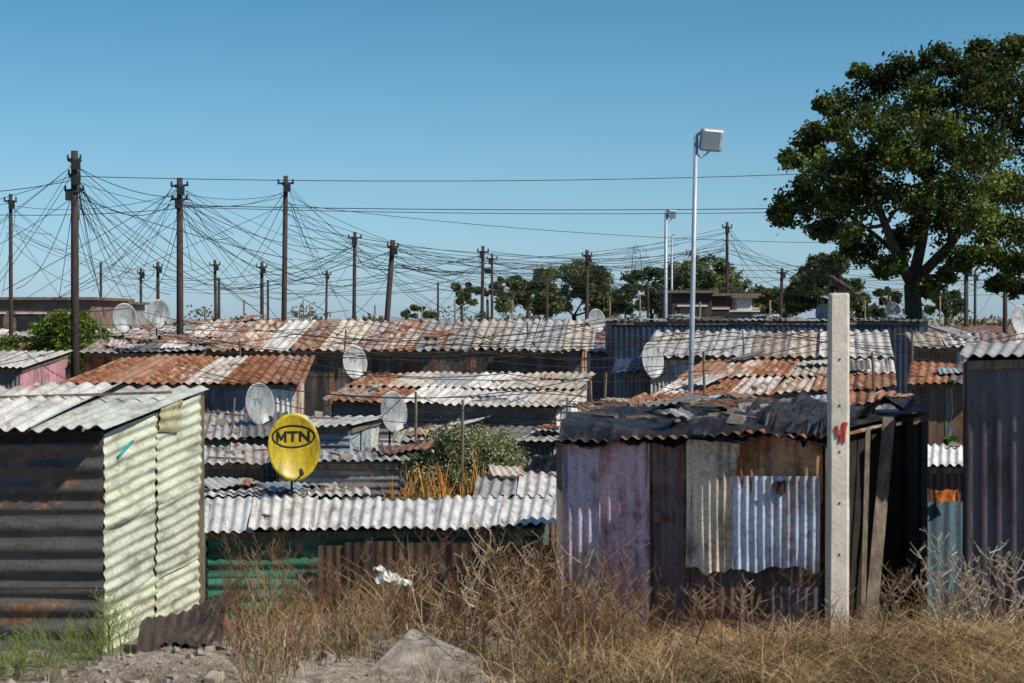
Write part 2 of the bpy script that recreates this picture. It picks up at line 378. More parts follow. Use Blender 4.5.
S(CS,(712,900,416,31.5),(724,905,404,35.5),dict(pal=[DK,ZN,BR_],rust=(.3,.8),sw=.8,jit=.3),
  dict(all=W('v',[DK,BR_],(.2,.6))),pitch=.16,clut=36)
S(CS,(915,1075,347,50),(905,1085,334,55),dict(pal=[CREAM,(.45,.3,.3),CREAM,LT],rust=(.2,.6),sw=.85,amp=.03,jit=.25),
  dict(front_wall=W('v',[DK,BR_,ZN],(.3,.7)),all=W('v',[DK,ZN],(.3,.6))),pitch=.22,clut=5)
S(CS,(908,990,383,38),(914,1000,363,42),dict(pal=[OR,DK],rust=(.5,.8),sw=.8,jit=.3),
  dict(front_wall=W('b',[BR_,DK,(.2,.13,.09)],(.3,.8)),all=W('v',[BR_,OR],(.3,.9))),pitch=.16,clut=6)
S(CS,(924,985,466,28.5),(928,985,446,31.5),dict(pal=[LT,WH],rust=(.1,.4),sw=.6),
  dict(front_wall=W('v',[BR_,(.1,.06,.05),NAVY],(.3,.6)),all=W('v',[BR_],(.3,.6))),pitch=.12,clut=1)
m=MB(); a=P(926,502,26.2);b=P(965,500,26.2)
sheet(m,(a.x,a.y,-1),(b.x,b.y,-1),(b.x,b.y,a.z),(a.x,a.y,a.z),.16,.01,(.13,.21,.27),.25); o1=m.obj('blue_sheet',METAL,True)
m=MB() 
c=P(946,497,26.1); V=[];f=[]
for j in range(4):
    for i in range(7): V.append((c.x-.14+i*.045+R(-.01,.01),c.y-.03+.03*math.sin(i*1.9+j),c.z+.09-j*.05+R(-.015,.015)))
for j in range(3):
    for i in range(6): f.append((j*7+i,j*7+i+1,j*7+i+8,j*7+i+7))
m.add(V,f); o2=m.obj('orange_cloth',RAG,True); group('corrugated_fence',(a.x,a.y,-1),[o1,o2])

# ---------------- left foreground shack
FL=P(-190,430,20.4);FR=P(104,430,19.95);BR=P(200,388,23.9);BL=P(-120,388,24.2)
q=(FL,FR,BR,BL)
cFL=P(-170,440,20.5);cFR=P(101,436,20.15);cBR=P(197,393,23.7);cBL=P(-100,393,24)
parts=[roof(q,[LT,(.62,.63,.60),(.58,.62,.58)],(.15,.45),sw=.8,pitch=.17,amp=.024,jit=.12,nv=6)]
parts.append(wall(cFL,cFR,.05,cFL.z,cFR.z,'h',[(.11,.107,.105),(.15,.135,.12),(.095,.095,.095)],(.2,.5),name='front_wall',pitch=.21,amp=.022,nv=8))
m=MB(); nL=[(0,.52),(.5,1.)]
for (u0,u1) in nL:
    for k,(f0,f1) in enumerate(((0,.30),(.28,.62),(.6,1.0))):
        def pt(u,f,o=.0):
            p=cFR.lerp(cBR,u); z=p.z*f; return Vector((p.x+o,p.y,z))
        o=.012*k+(.02 if u0>0 else 0)
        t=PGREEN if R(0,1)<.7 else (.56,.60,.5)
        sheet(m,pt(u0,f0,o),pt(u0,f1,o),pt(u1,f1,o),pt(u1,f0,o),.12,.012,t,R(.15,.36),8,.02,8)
p0=cFR.lerp(cBR,.5);p1=cFR.lerp(cBR,.74)
sheet(m,Vector((p0.x+.07,p0.y,2.35)),Vector((p0.x+.07,p0.y,2.62)),Vector((p1.x+.07,p1.y,2.68)),Vector((p1.x+.07,p1.y,2.3)),.1,.012,(.5,.48,.3),.45)
parts.append(m.obj('right_wall',METAL,True))
parts.append(wall(cBR,cBL,.0,cBR.z,cBL.z,'v',[ZN],(.2,.5),name='back_wall'))
parts.append(wall(cBL,cFL,.0,cBL.z,cFL.z,'v',[ZN],(.2,.5),name='left_wall'))
m=MB(); beam(m,cFL+Vector((0,-.03,-.02)),cFR+Vector((0,-.03,-.02)),.05,.08); parts.append(m.obj('eave_timber',DARKWOOD))
m=MB(); p=cFR.lerp(cBR,.12); tube(m,[(p.x+.05,p.y,2.18),(p.x+.07,p.y+.7,2.32),(p.x+.06,p.y+1.1,2.36)],[.015,.02,.012],6); 
parts.append(m.obj('blue_rag',simple('teal_rag',(.02,.28,.36),.7)))
m=MB(); beam(m,(cBR.x+.05,cBR.y,0),(cBR.x+.05,cBR.y,cBR.z-.03),.06,.06); beam(m,q[3].lerp(q[2],.0)+Vector((.2,-1.5,-.1)),q[2]+Vector((-.1,-1.4,.0)),.05,.03)
parts.append(m.obj('timbers',WOOD))
group(CS,((cFL.x+cBR.x)/2,22,.1),parts)

# ---------------- right foreground shack (patched front, tarp roof)
A=P(562,440,21.);B=P(826,428,20.);C=P(925,412,24.);D=P(600,412,25.2)
m=MB()
def fp(u,z,o=0.):
    p=A.lerp(B,u); out=(B-A).cross(Vector((0,0,1))).normalized(); return Vector((p.x,p.y,z))+out*o
def panel(u0,u1,z0,z1,t,r,o,pitch=.085,amp=.013,tl=0.,jag=.0):
    sheet(m,fp(u0,z0,o),fp(u1,z0+tl,o),fp(u1+tl*.03,z1+tl,o),fp(u0+tl*.03,z1,o),pitch,amp,t,r,8,.018,7,jag)
panel(-.005,.17,.1,2.30,(.62,.53,.66),.46,.0,.11,.014)
panel(.15,.345,.1,2.32,(.70,.46,.56),.52,.012,.11,.014)
panel(.33,.50,.1,2.34,(.19,.13,.15),.5,.0,.08)
panel(.49,.72,.1,2.34,(.14,.09,.095),.52,.02,.1,.014)
panel(.70,1.0,.1,2.40,(.09,.065,.065),.5,.0,.1,.014)
panel(.49,.69,1.04,2.36,(.76,.66,.52),.50,.05,.08,tl=-.03,jag=.03)
panel(.68,.99,1.75,2.42,(.50,.30,.18),.70,.045,.11,.014)
panel(.665,.985,1.06,2.0,(.60,.68,.84),.46,.075,.085,.012,tl=.02,jag=.03)
panel(.80,.98,.2,.9,(.14,.15,.2),.3,.03)
panel(.36,.43,1.5,1.6,(.25,.2,.2),.6,.04)
fr=m.obj('front_wall',METAL,True)
m=MB()
pc=fp(.845,1.90,.10); pts=[]
for i in range(16):
    a=i/16*6.283; r=.085*(1+.3*math.sin(3*a)+R(-.15,.15)); pts.append(pc+Vector((r*math.cos(a),0.0,r*.85*math.sin(a))))
m.add([p[:] for p in pts],[tuple(range(16))]); hole=m.obj('rusted_hole',DARKWOOD)
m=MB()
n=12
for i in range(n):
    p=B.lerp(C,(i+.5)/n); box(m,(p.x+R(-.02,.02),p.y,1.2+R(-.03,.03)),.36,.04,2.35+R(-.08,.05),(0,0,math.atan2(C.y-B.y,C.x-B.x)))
rw=m.obj('right_wall',DARKWOOD)  # side boards in one plain near-black colour
bw=wall(C,D,-.2,2.3,2.3,'v',[DK],(.3,.6),name='back_wall'); lw=wall(D,A,-.2,2.3,2.3,'v',[DK],(.3,.6),name='left_wall')
rq=(A+Vector((-.05,-.1,.0)),B+Vector((.05,-.12,.0)),C+Vector((.1,0,.02)),D)
rq=tuple(Vector((p.x,p.y,z)) for p,z in zip(rq,(2.30,2.42,2.46,2.36)))
rf=roof(rq,[DK,BR_,ZN],(.4,.8),sw=.8)
def tarp(q,nu,nv,hgt,over,seed,name='tarp',mat=TARP):
    mb=MB(); V=[];f=[]
    for j in range(nv+1):
        for i in range(nu+1):
            u,v=i/nu,j/nv; p=bil(q,u,v)
            k=1.5*mn.noise(Vector((u*5+seed,v*3,seed)))+.6*mn.noise(Vector((u*17+seed,v*8,3)))+.25*mn.noise(Vector((u*50,v*25,seed)))
            z=hgt*(max(-.25,k)+.28)
            if j==0: z=-over*(1+1.6*mn.noise(Vector((u*11,seed,0)))+.7*mn.noise(Vector((u*37,seed,2))))
            if j==1: z=z*.6
            p=p+Vector((0.03*mn.noise(Vector((u*20,v*9,9))),-.05 if j==0 else .02*k,z)); V.append(p[:])
    for j in range(nv):
        for i in range(nu): a=j*(nu+1)+i; f.append((a,a+1,a+nu+2,a+nu+1))
    mb.add(V,f); return mb.obj(name,mat,False)
tq=tuple(p+Vector((0,0,.05)) for p in rq)
tp=tarp(tq,110,24,.13,.07,2.3)
tq2=(bil(tq,.55,.1),bil(tq,1.0,-.02),bil(tq,1.0,.8),bil(tq,.55,.8)); tq2=tuple(p+Vector((0,0,.04)) for p in tq2)
tp2=tarp(tq2,60,20,.17,.1,7.7,'tarp_fold')
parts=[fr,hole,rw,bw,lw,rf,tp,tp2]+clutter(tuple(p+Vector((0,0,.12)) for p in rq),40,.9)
m=MB(); s=P(889,418,21.4);t=P(868,600,20.6); beam(m,s,(t.x,t.y,.1),.13,.04); s=P(868,430,21);t=P(862,610,20.4); beam(m,s,(t.x,t.y,.1),.05,.04)
parts.append(m.obj('leaning_planks',WOOD))
m=MB(); beam(m,(A.x-.03,A.y-.03,0),(A.x-.03,A.y-.03,2.32),.06,.06); beam(m,fp(1.01,0.,.0),fp(1.01,2.38,.0),.07,.07)
parts.append(m.obj('corner_posts',WOOD))
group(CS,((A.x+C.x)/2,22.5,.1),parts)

# ---------------- far right foreground shack
FL=P(962,358,20.6);FR=P(1180,352,19.8);BR=P(1200,340,24);BL=P(968,343,24)
shack(CS,FL,FR,BR,BL,dict(pal=[LT,ZN],rust=(.2,.6),sw=.8,amp=.02),
  dict(front_wall=W('v',[(.13,.12,.15),(.11,.10,.12)],(.0,.35),sw=1.1),left_wall=W('v',[(.10,.09,.1)],(.1,.4)),all=W('v',[DK],(.2,.5))),pitch=.13,wp=.15,inset=.06,ground=.0,clut=0)

# ------------------------------------------------------------------ settlement beyond and to the sides
def rshack(x,y,w,dp,h):
    sl=R(.15,.45); a=R(-.12,.12)
    def rp(dx,dy,z): return Vector((x+dx*math.cos(a)-dy*math.sin(a),y+dx*math.sin(a)+dy*math.cos(a),z+GZ(x,y)))
    pal=random.choice([[ZN,LT],[OR,ZN],[DK,ZN],[LT,WH],[CREAM,OR]])
    wpal=random.choice([[ZN,DK],[BLUE,DK],[PINK,ZN],[GREEN,ZN],[CREAM,BR_],[LBLUE,LT],[BR_,DK]])
    shack(CS,rp(-w/2,-dp/2,h-sl),rp(w/2,-dp/2,h-sl),rp(w/2,dp/2,h),rp(-w/2,dp/2,h),
      dict(pal=pal,rust=(.15,.75),sw=1.0,amp=.03,jit=.2,nv=1),dict(all=dict(kind='v',pal=wpal,rust=(.1,.7),nv=1)),pitch=.26,wp=.2,spp=4,clut=3)
for y,hx in ((64,24),(71,26),(79,30),(88,32),(99,36),(112,40)):
    x=-hx+R(0,3)
    while x<hx:
        w=R(4,7.5); rshack(x+w/2,y+R(-1,1),w,R(3,5),R(2.5,3.25)); x+=w+R(.3,1.6)
for y in (29,36,43,50,57):
    for s in (-1,1):
        x=s*(y*.27+3.6)
        for k in range(2): rshack(x+s*k*5.8,y,4.8,3.6,R(2.2,2.7))

def flat_house(px0,px1,ytop,d,mat,dep=6,wins=2):
    a=P(px0,ytop,d);b=P(px1,ytop,d); w=b.x-a.x; h=a.z; parts=[]
    m=MB(); box(m,((a.x+b.x)/2,d+dep/2,h/2),w,dep,h); parts.append(m.obj('walls',mat))
    m=MB(); box(m,((a.x+b.x)/2,d+dep/2,h+.06),w+.5,dep+.5,.12); parts.append(m.obj('roof_slab',WOOD))
    m=MB(); f=MB()
    for i in range(wins):
        x=a.x+w*(i+.5)/wins; box(m,(x,d-.01,h-1.1),1.1,.06,1.0); box(f,(x,d-.03,h-.55),1.3,.1,.08); box(f,(x,d-.03,h-1.65),1.3,.1,.08)
    parts+= [m.obj('windows',DARKM),f.obj('sills',CONC)]
    return group('plaster_house',((a.x+b.x)/2,d+dep/2,0),parts)
flat_house(-30,92,300,84,BRICK,8,wins=3); flat_house(60,121,304,92,BRICK2,6,wins=2)
flat_house(672,712,293,86,simple('dark_plaster',(.06,.05,.055),.9,2,.3),6,wins=1); flat_house(712,755,296,88,simple('maroon_plaster',(.13,.06,.06),.9,2,.3),5,wins=2)
flat_house(737,752,298,85,PLASTIC,2,wins=1)

# ------------------------------------------------------------------ vegetation helpers
def np_quads(name,C,U,V,tint,mat):
    n=len(C); v=np.stack([C-U,C-V*.55,C+U,C+V*.55],1).reshape(-1,3)
    me=bpy.data.meshes.new(name); me.vertices.add(4*n); me.vertices.foreach_set('co',v.ravel())
    me.loops.add(4*n); me.loops.foreach_set('vertex_index',np.arange(4*n,dtype=np.int32))
    me.polygons.add(n); me.polygons.foreach_set('loop_start',np.arange(0,4*n,4,dtype=np.int32))
    me.update(calc_edges=True)
    a=me.attributes.new('tint','FLOAT_COLOR','POINT'); t=np.ones((n,4,4)); t[:,:,:3]=tint[:,None,:]; a.data.foreach_set('color',t.ravel())
    me.materials.append(mat); o=bpy.data.objects.new(name,me); scene.collection.objects.link(o); return o
def rdir(n):
    v=rng.normal(size=(n,3)); return v/np.linalg.norm(v,axis=1,keepdims=True)
def crown(clumps,leaf,nsub,nleaf,base,var=.35,name='foliage',subr=.33,flat=.75,mat=None,accent=None):
    Cs=[];Ts=[]
    for (c,r) in clumps:
        c=np.array(c); k=max(4,int(nsub)); d=rdir(k); rr=r*rng.uniform(.35,1.12,(k,1))
        sc=c+d*rr*np.array([1,1,flat]); shade=rng.uniform(1-var,1+var)
        for s in sc:
            sh=shade*rng.uniform(1-var,1+var); n=int(nleaf*rng.uniform(.5,1.4)); rs=r*subr*rng.uniform(.5,1.3)
            p=s+rng.normal(size=(n,3))*rs*.55*np.array([1,1,.7]); Cs.append(p)
            t=np.array(base)[None]*sh*rng.uniform(.7,1.35,(n,1))
            w=rng.random(n)<.16; t[w]=t[w]*np.array([1.7,1.35,.9])
            if accent is not None:
                w=rng.random(n)<accent[1]; t[w]=np.array(accent[0])
            Ts.append(t)
    C=np.concatenate(Cs);T=np.concatenate(Ts); n=len(C)
    u=rdir(n); w=rdir(n); v=np.cross(u,w); v/=np.linalg.norm(v,axis=1,keepdims=True)+1e-9
    sz=leaf*rng.uniform(.6,1.3,(n,1)); return np_quads(name,C,u*sz*.5,v*sz*.5,np.clip(T,0,1),mat or LEAF)
def limbs(base,fork,clumps,r0,mat=WOOD,stems=None):
    mb=MB(); base=Vector(base);fork=Vector(fork)
    mid=base.lerp(fork,.5)+Vector((R(-.1,.1)*r0*4,0,0))
    tube(mb,[base-Vector((0,0,.2)),base+Vector((0,0,.1)),mid,fork],[r0*1.5,r0*1.1,r0,r0*.85],9)
    nodes=[(fork,r0*.75)]
    if stems:
        for path,r in stems:
            pts=[Vector(p) for p in path]; rs=[r*(1-.75*i/(len(pts)-1)) for i in range(len(pts))]; tube(mb,pts,rs,8)
            nodes+=list(zip(pts[1:],rs[1:]))
    for c,r in sorted(clumps,key=lambda k:(Vector(k[0])-fork).length):
        c=Vector(c); best=min(nodes,key=lambda n:(n[0]-c).length+.25*(n[0]-fork).length)
        p,pr=best; rr=max(.02*r0/.2,pr*.55)
        m1=p.lerp(c,.4)+Vector((R(-.12,.12),R(-.12,.12),R(.0,.2)))*(c-p).length
        tube(mb,[p,m1,c],[rr,rr*.75,rr*.4],6); nodes.append((c,rr*.5)); nodes.append((m1,rr*.75))
        for _ in range(4):
            e=c+Vector(rdir(1)[0])*r*.9; tube(mb,[c,c.lerp(e,.5)+Vector((0,0,.05*r)),e],[rr*.35,rr*.22,rr*.08],4)
    return mb.obj('trunk_and_limbs',mat,True)

# big tree
DT=62.
cl=[(797,209,22),(780,214,13),(826,172,28),(812,137,18),(843,110,25),(872,84,24),(905,72,20),(938,62,20),(962,72,24),(1000,62,30),(1035,80,40),(868,148,32),(908,118,32),(955,112,30),(1002,125,34),(842,214,26),(880,196,28),(932,165,30),(978,182,32),(862,248,18),(902,238,20),(945,222,26),(1000,226,28),(1040,175,46),(1045,240,34),(958,262,16),(930,290,11),(824,230,14),(838,196,20),(1014,266,16),(893,264,13),(1075,130,50),(1080,200,45),(790,160,11),(985,92,26),(850,232,14),(915,205,24),(1060,90,40),(890,160,26),(925,95,24),(960,150,26),(822,104,11),(978,50,15),(1010,190,26),(1015,48,14),(858,72,10),(806,188,12),(1000,285,10),(880,272,9),(815,155,14),(835,130,14),(985,250,18),(945,275,10),(1020,288,12)]
clumps=[]
for x,y,r in cl: clumps.append((P(x,y,DT+R(-1,1)*2.4)[:],r/F*DT))
for x,y,r in ((905,150,24),(870,190,22),(940,130,24),(985,150,26),(940,195,24),(880,120,22),(1010,100,26),(975,215,22),(850,170,20)): clumps.append((P(x,y,DT-2.6+R(-.5,.5))[:],r/F*DT))
base=Vector((P(915,320,DT).x,DT,0)); fork=P(912,284,DT)
stems=[([fork,P(898,258,DT-.4),P(885,225,DT-1),P(868,180,DT-.6),P(850,135,DT)],.2),([fork,P(922,240,DT+.5),P(930,190,DT+.4),P(925,130,DT),P(930,85,DT)],.2),([fork,P(950,245,DT),P(975,205,DT+.6),P(1000,150,DT+.5),P(1010,90,DT)],.18),([fork,P(905,262,DT+1),P(875,235,DT+1.4),P(835,205,DT+1.2),P(800,208,DT)],.11)]
tr=limbs(base,fork,clumps,.3,simple('bark',(.07,.055,.042),.9,5,.4,scl=(3,3,.7)),stems)
lf=crown(clumps,.155,24,72,(.070,.098,.026),.5,subr=.42)
group('broadleaf_tree',base[:],[tr,lf])

def far_tree(px0,px1,ytop,ybot,d,n,col,flat=.7,name='distant_tree',tr=.25,leaf=.33):
    cl=[]; cx=(px0+px1)/2; hw=(px1-px0)/2; n=int(n*1.9)
    for i in range(n):
        u=R(-1,1); env=(1-abs(u)**2.6)**.5; y=ybot-(ybot-ytop)*env*R(.08,.9)
        rr=R(.14,.28)*hw*min(1.,(ybot-ytop)/hw*1.1); cl.append((P(cx+u*hw*.86,y,d+R(-3,3))[:],rr/F*d))
    b=Vector((P(cx,0,d).x,d,0)); fk=P(cx+R(-3,3),ybot+2,d)
    t=limbs(b,fk,cl,tr,POLEWOOD); l=crown(cl,leaf,14,36,col,.4,flat=flat,subr=.45)
    group(name,b[:],[t,l])
DG=(.11,.14,.075); DG2=(.08,.105,.06)
far_tree(498,562,266,310,175,17,DG); far_tree(532,620,260,314,180,24,DG)
far_tree(446,478,279,304,170,7,DG,tr=.15); far_tree(474,506,262,298,185,6,DG2,tr=.15)
far_tree(614,684,260,314,165,18,DG2); far_tree(650,750,248,312,165,26,DG)
far_tree(728,790,288,316,150,10,DG2); far_tree(786,870,250,314,140,26,DG2); far_tree(755,800,284,316,150,8,DG)
far_tree(862,905,284,316,140,8,DG2); far_tree(925,970,292,316,130,8,DG2); far_tree(1010,1070,280,314,140,8,DG2); far_tree(400,442,304,318,200,6,DG,tr=.12); far_tree(-80,-20,285,310,150,8,DG)
cl=[((x,R(190,260),R(1.,3.8)),R(1.8,3.4)) for x in np.arange(-95,120,2.2)]
group('distant_scrub',(0,220,0),[crown(cl,.5,9,24,(.09,.115,.075),.3,flat=.5)])
def bush(name,x0,x1,y0,d,n,col,leaf=.1,accent=None,nsub=16,nleaf=34,lo=.35,rr=(.18,.3)):
    b=P((x0+x1)/2,0,d); g=GZ(b.x,d); top=P(0,y0,d).z; wx=(x1-x0)/F*d/2; cl=[]
    for i in range(n):
        u=R(-1,1); h=(1-abs(u)**2.6)**.5; z=g+(top-g)*(.45+.55*h)*R(lo,.97); r=R(*rr)*min(wx,1.6); cl.append(((b.x+u*wx*.9,d+R(-.5,.5)*min(wx,1),z-r*.3),r))
    t=limbs((b.x,d,g),(b.x,d,g+.35*(top-g)),cl,.06); l=crown(cl,leaf,nsub,nleaf,col,.35,accent=accent,subr=.5); group(name,(b.x,d,g),[t,l])
bush('green_bush',24,116,312,57,34,(.12,.19,.025),.12,lo=.6,rr=(.22,.36)); bush('green_bush',-20,42,330,55,14,(.08,.13,.025),.12,rr=(.3,.4))
bush('green_bush',394,534,422,34.9,50,(.15,.175,.10),.06,((.55,.57,.46),.24),20,50,lo=.5,rr=(.18,.32))
bush('green_bush',938,962,374,36.6,8,(.09,.2,.04),.08); bush('green_bush',962,1060,372,44,10,(.05,.09,.025),.09)
def spiky(name,x,d,n,h,cols,w=.02,spread=.5):
    b=P(x,0,d); g=GZ(b.x,d); mb=MB(); 
    for i in range(n):
        a=R(0,6.28); l=h*R(.6,1.1); s=R(.1,spread); o=Vector((R(-.25,.25),R(-.1,.1),0)); dirx=Vector((math.cos(a),math.sin(a),0))
        pts=[Vector((b.x,d,g))+o+dirx*(s*l*t**1.6)+Vector((0,0,l*(t-.18*t*t*s*2))) for t in (0,.35,.7,1)]
        k=R(.6,1.3); c=random.choice(cols); tube(mb,pts,[w,w,w*.8,w*.15],4,tuple(x*k for x in c))
    group(name,(b.x,d,g),[mb.obj('leaves',STRAW)])
for x,d,h in ((372,33.3,2.25),(386,32.6,2.2),(402,32.2,2.15),(420,32.4,2.25),(440,32.2,2.2),(458,32,2.15),(474,33.6,2.3),(410,31.2,2.1),(445,31,2.1),(390,31,2.05),(430,30.6,2.05),(466,31,2.1),(455,30.4,2.0),(376,31.4,2.05)):
    spiky('flowering_aloe',x,d,54,h,[(.6,.2,.03),(.66,.30,.06),(.16,.18,.05),(.45,.16,.03),(.3,.22,.1)],.018,.4)

# ------------------------------------------------------------------ poles and cables
tops={}
def pole(key,xt,yt,xb,d,r,mat=POLEWOOD,fit=1,name='utility_pole'):
    t=P(xt,yt,d); b=Vector((P(xb,318,d).x,d,-.3))
    k=(t.z+.3)/(t.z-3.6) if t.z>3.7 else 1; lean=(P(xb,318,d).x-t.x); b.x=t.x+lean*min(k,2.)
    mb=MB(); tube(mb,[b,b.lerp(t,.5),t],[r,r*.9,r*.78],10); parts=[mb.obj('shaft',mat,True)]
    f=MB()
    if fit:
        for i in range(fit):
            z=t.z-.25-.42*i; c=t+Vector((0,0,z-t.z)); hw=R(.16,.28)
            beam(f,c+Vector((-hw,-.02,0)),c+Vector((hw,-.02,R(-.03,.03))),.06,.06)
            for s in (-hw*.9,hw*.9): tube(f,[c+Vector((s,-.05,.02)),c+Vector((s,-.05,.14))],[.035,.03],6)
            box(f,(c.x+R(-.12,.12),c.y-r-.06,z-.16),.2,.12,.24)
            tube(f,[c+Vector((0,0,-.06)),c+Vector((0,0,.04))],[r*1.3,r*1.3],10)
        parts.append(f.obj('fittings',DARKM))
    tops[key]=t; group(name,b[:],parts)
pole('a',75,151,75,55,.125,fit=3); pole('b',180,178,180,62,.12,fit=2); pole('c',286,176,284,66,.10,fit=1)
pole('z',11,194,11,70,.08); pole('d',355,232,354,80,.09); pole('e',393,240,386,72,.12); pole('f',483,246,482,85,.09); pole('f2',492,254,492,100,.08)
pole('g',587,250,587,90,.11); pole('h',727,222,727,95,.09); pole('i',158,262,158,95,.1); pole('i2',141,268,141,100,.08)
pole('j',215,260,216,98,.09); pole('j2',262,262,262,92,.1); pole('k',547,276,547,110,.09,fit=0); pole('l',782,268,780,105,.1)
pole('m',966,265,966,90,.12); pole('n',1005,256,1005,84,.11); pole('n2',975,270,975,98,.08); pole('o',648,282,648,110,.08,fit=0)
pole('p',219,278,219,88,.08,fit=0); pole('q',327,270,326,112,.08); pole('r',438,282,438,118,.08,fit=0); pole('s',101,262,101,112,.09,fit=0); pole('t',1160,150,1160,68,.12,fit=2); pole('u',-150,180,-150,62,.12,fit=2)
pole('v',268,280,268,110,.08,fit=0); pole('w',835,290,835,115,.08,fit=0)
for x,y,d in ((300,306,90),(310,304,100),(244,300,90),(375,305,92),(422,306,95),(455,300,95),(512,300,100),(610,300,98),(700,302,80),(890,296,80),(940,292,100),(640,296,96),(770,300,85),(205,306,84),(865,300,95)):
    pole('x%d'%x,x,y,x,d,.05,fit=0,name='wooden_post',mat=WOOD)
cu=bpy.data.curves.new('overhead_cables','CURVE'); cu.dimensions='3D'; cu.bevel_depth=.0105; cu.bevel_resolution=0
cu.materials.append(WIRE)
def wire(p,q,sag,n=18,th=1.):
    s=cu.splines.new('POLY'); s.points.add(n)
    for i in range(n+1):
        t=i/n; c=p.lerp(q,t); c=c+Vector((0,0,-4*sag*t*(1-t))); s.points[i].co=(*c,1); s.points[i].radius=th
T=tops; V3=Vector
def dn(k,z): return T[k]+V3((R(-.2,.2),0,-z))
wire(dn('a',.7),T['t']+V3((0,0,-.1)),.45,40,1.0); wire(dn('b',.85),T['t']+V3((0,0,-1.65)),.25,40,1.2); wire(dn('b',.9),T['t']+V3((0,0,-1.72)),.32,40,1.0)
wire(dn('u',.8),dn('b',.95),.25,30); wire(dn('c',.9),T['t']+V3((0,0,-2.9)),.7,40,.8); wire(dn('c',1.9),T['t']+V3((0,0,-3.3)),1.0,40,.8)
wire(dn('u',.2),T['a']+V3((0,0,-.8)),.3,30); wire(dn('e',.4),T['t']+V3((0,0,-4.3)),.5,40,.8); wire(dn('d',.4),T['t']+V3((0,0,-3.8)),.5,40,.7); wire(dn('e',.9),T['t']+V3((0,0,-4.7)),.6,40,.7)
for a,b,off,sg in (('u','z',.3,.3),('z','b',.5,.3),('a','b',.5,.25),('a','b',.9,.6),('b','c',.7,.3),('b','c',.5,.2),('a','c',.8,.5),('c','e',.9,.3),('c','d',.6,.25),('c','f',1.4,.5),('c','h',1.4,.8),('c','g',1.8,.7)):
    wire(dn(a,off*R(.7,1.2)),dn(b,off*R(.7,1.2)),sg,26,R(.7,1.1))
order=['s','i2','i','j','j2','d','e','f','g','h','l','m','n','t']
for a,b in zip(order,order[1:-1]):
    for k in range(3): wire(dn(a,.25+.3*k),dn(b,.25+.3*k+R(-.1,.3)),R(.15,.8),18,R(.8,1.2))
for a,b in (('i','d'),('j2','f'),('e','g'),('f','h'),('d','g'),('f2','l'),('g','l'),('h','n'),('h','m'),('e','k'),('j','e'),('z','i'),('z','i2'),('q','f'),('q','j2'),('r','g'),('k','h'),('k','o'),('o','l'),('v','r'),('b','e'),('c','g'),('a','i'),('a','i2'),('a','j'),('b','i'),('b','j2'),('b','q'),('a','s'),('c','q'),('c','j'),('b','d'),('c','r'),('z','s'),('a','p'),('b','v'),('d','h'),('e','h'),('j','d'),('s','j2')):
    for k in range(2): wire(dn(a,.3+R(0,1.2)),dn(b,.3+R(0,1.2)),R(.1,1.0),18,R(.7,1.2))
for key,n,sp in (('a',24,4.8),('b',19,5.4),('c',6,6.5),('z',6,4),('e',7,6),('f',8,8),('g',8,8),('h',6,8),('d',6,7),('l',6,7),('n',6,5),('m',5,5)):
    for i in range(n):
        t=T[key]; a=R(-1,1)*R(.5,1.2); e=V3((t.x+a*sp+(.4 if a>0 else -.4),t.y+R(-7,12),R(2.9,4.6) if R(0,1)<.55 else R(4.5,6.6)))
        wire(dn(key,R(.2,1.3)),e,R(.0,.22) if R(0,1)<.78 else R(.3,.9),14,R(.6,1.))
for _ in range(75):
    y=R(34,58); x=R(-11,11)*y/50; l=R(3,9); z=CH-R(0.1,1.9)
    z=max(z,2.95-(.9 if y<41 else 0)); wire(V3((x,y,z+R(-.1,.5))),V3((x+l*random.choice((-1,1)),y+R(-3,3),z+R(-.1,.6))),R(.1,.6),12,.7)
for x0,y0,x1,y1,d,sg in ((200,425,560,432,38,.7),(262,400,565,420,37,.5),(290,470,400,400,34,.3),(415,395,600,430,37,.35),(340,480,470,405,33,.3),(190,450,330,478,33,.4),(560,400,700,380,40,.4),(600,375,740,345,41,.3)):
    wire(P(x0,y0,d),P(x1,y1,d+R(-1,1)),sg*.5,20,.7)
ob=bpy.data.objects.new('overhead_cables',cu); scene.collection.objects.link(ob)
m=MB()
for x,yt,yb,d in ((416,392,470,37),(462,400,492,33.4),(592,380,432,37),(604,372,420,38),(343,330,372,52),(232,398,440,36),(528,322,352,54),(705,352,412,38),(745,330,372,49),(912,330,388,44),(380,440,480,33),(640,395,425,34),(875,352,402,38),(566,398,440,37),(304,300,322,58),(100,318,360,52),(240,340,372,46),(500,428,470,36)):
    tube(m,[P(x,yb,d),P(x+R(-3,3),yt,d)],R(.018,.03),6)
m.obj('timber_props',WOOD)

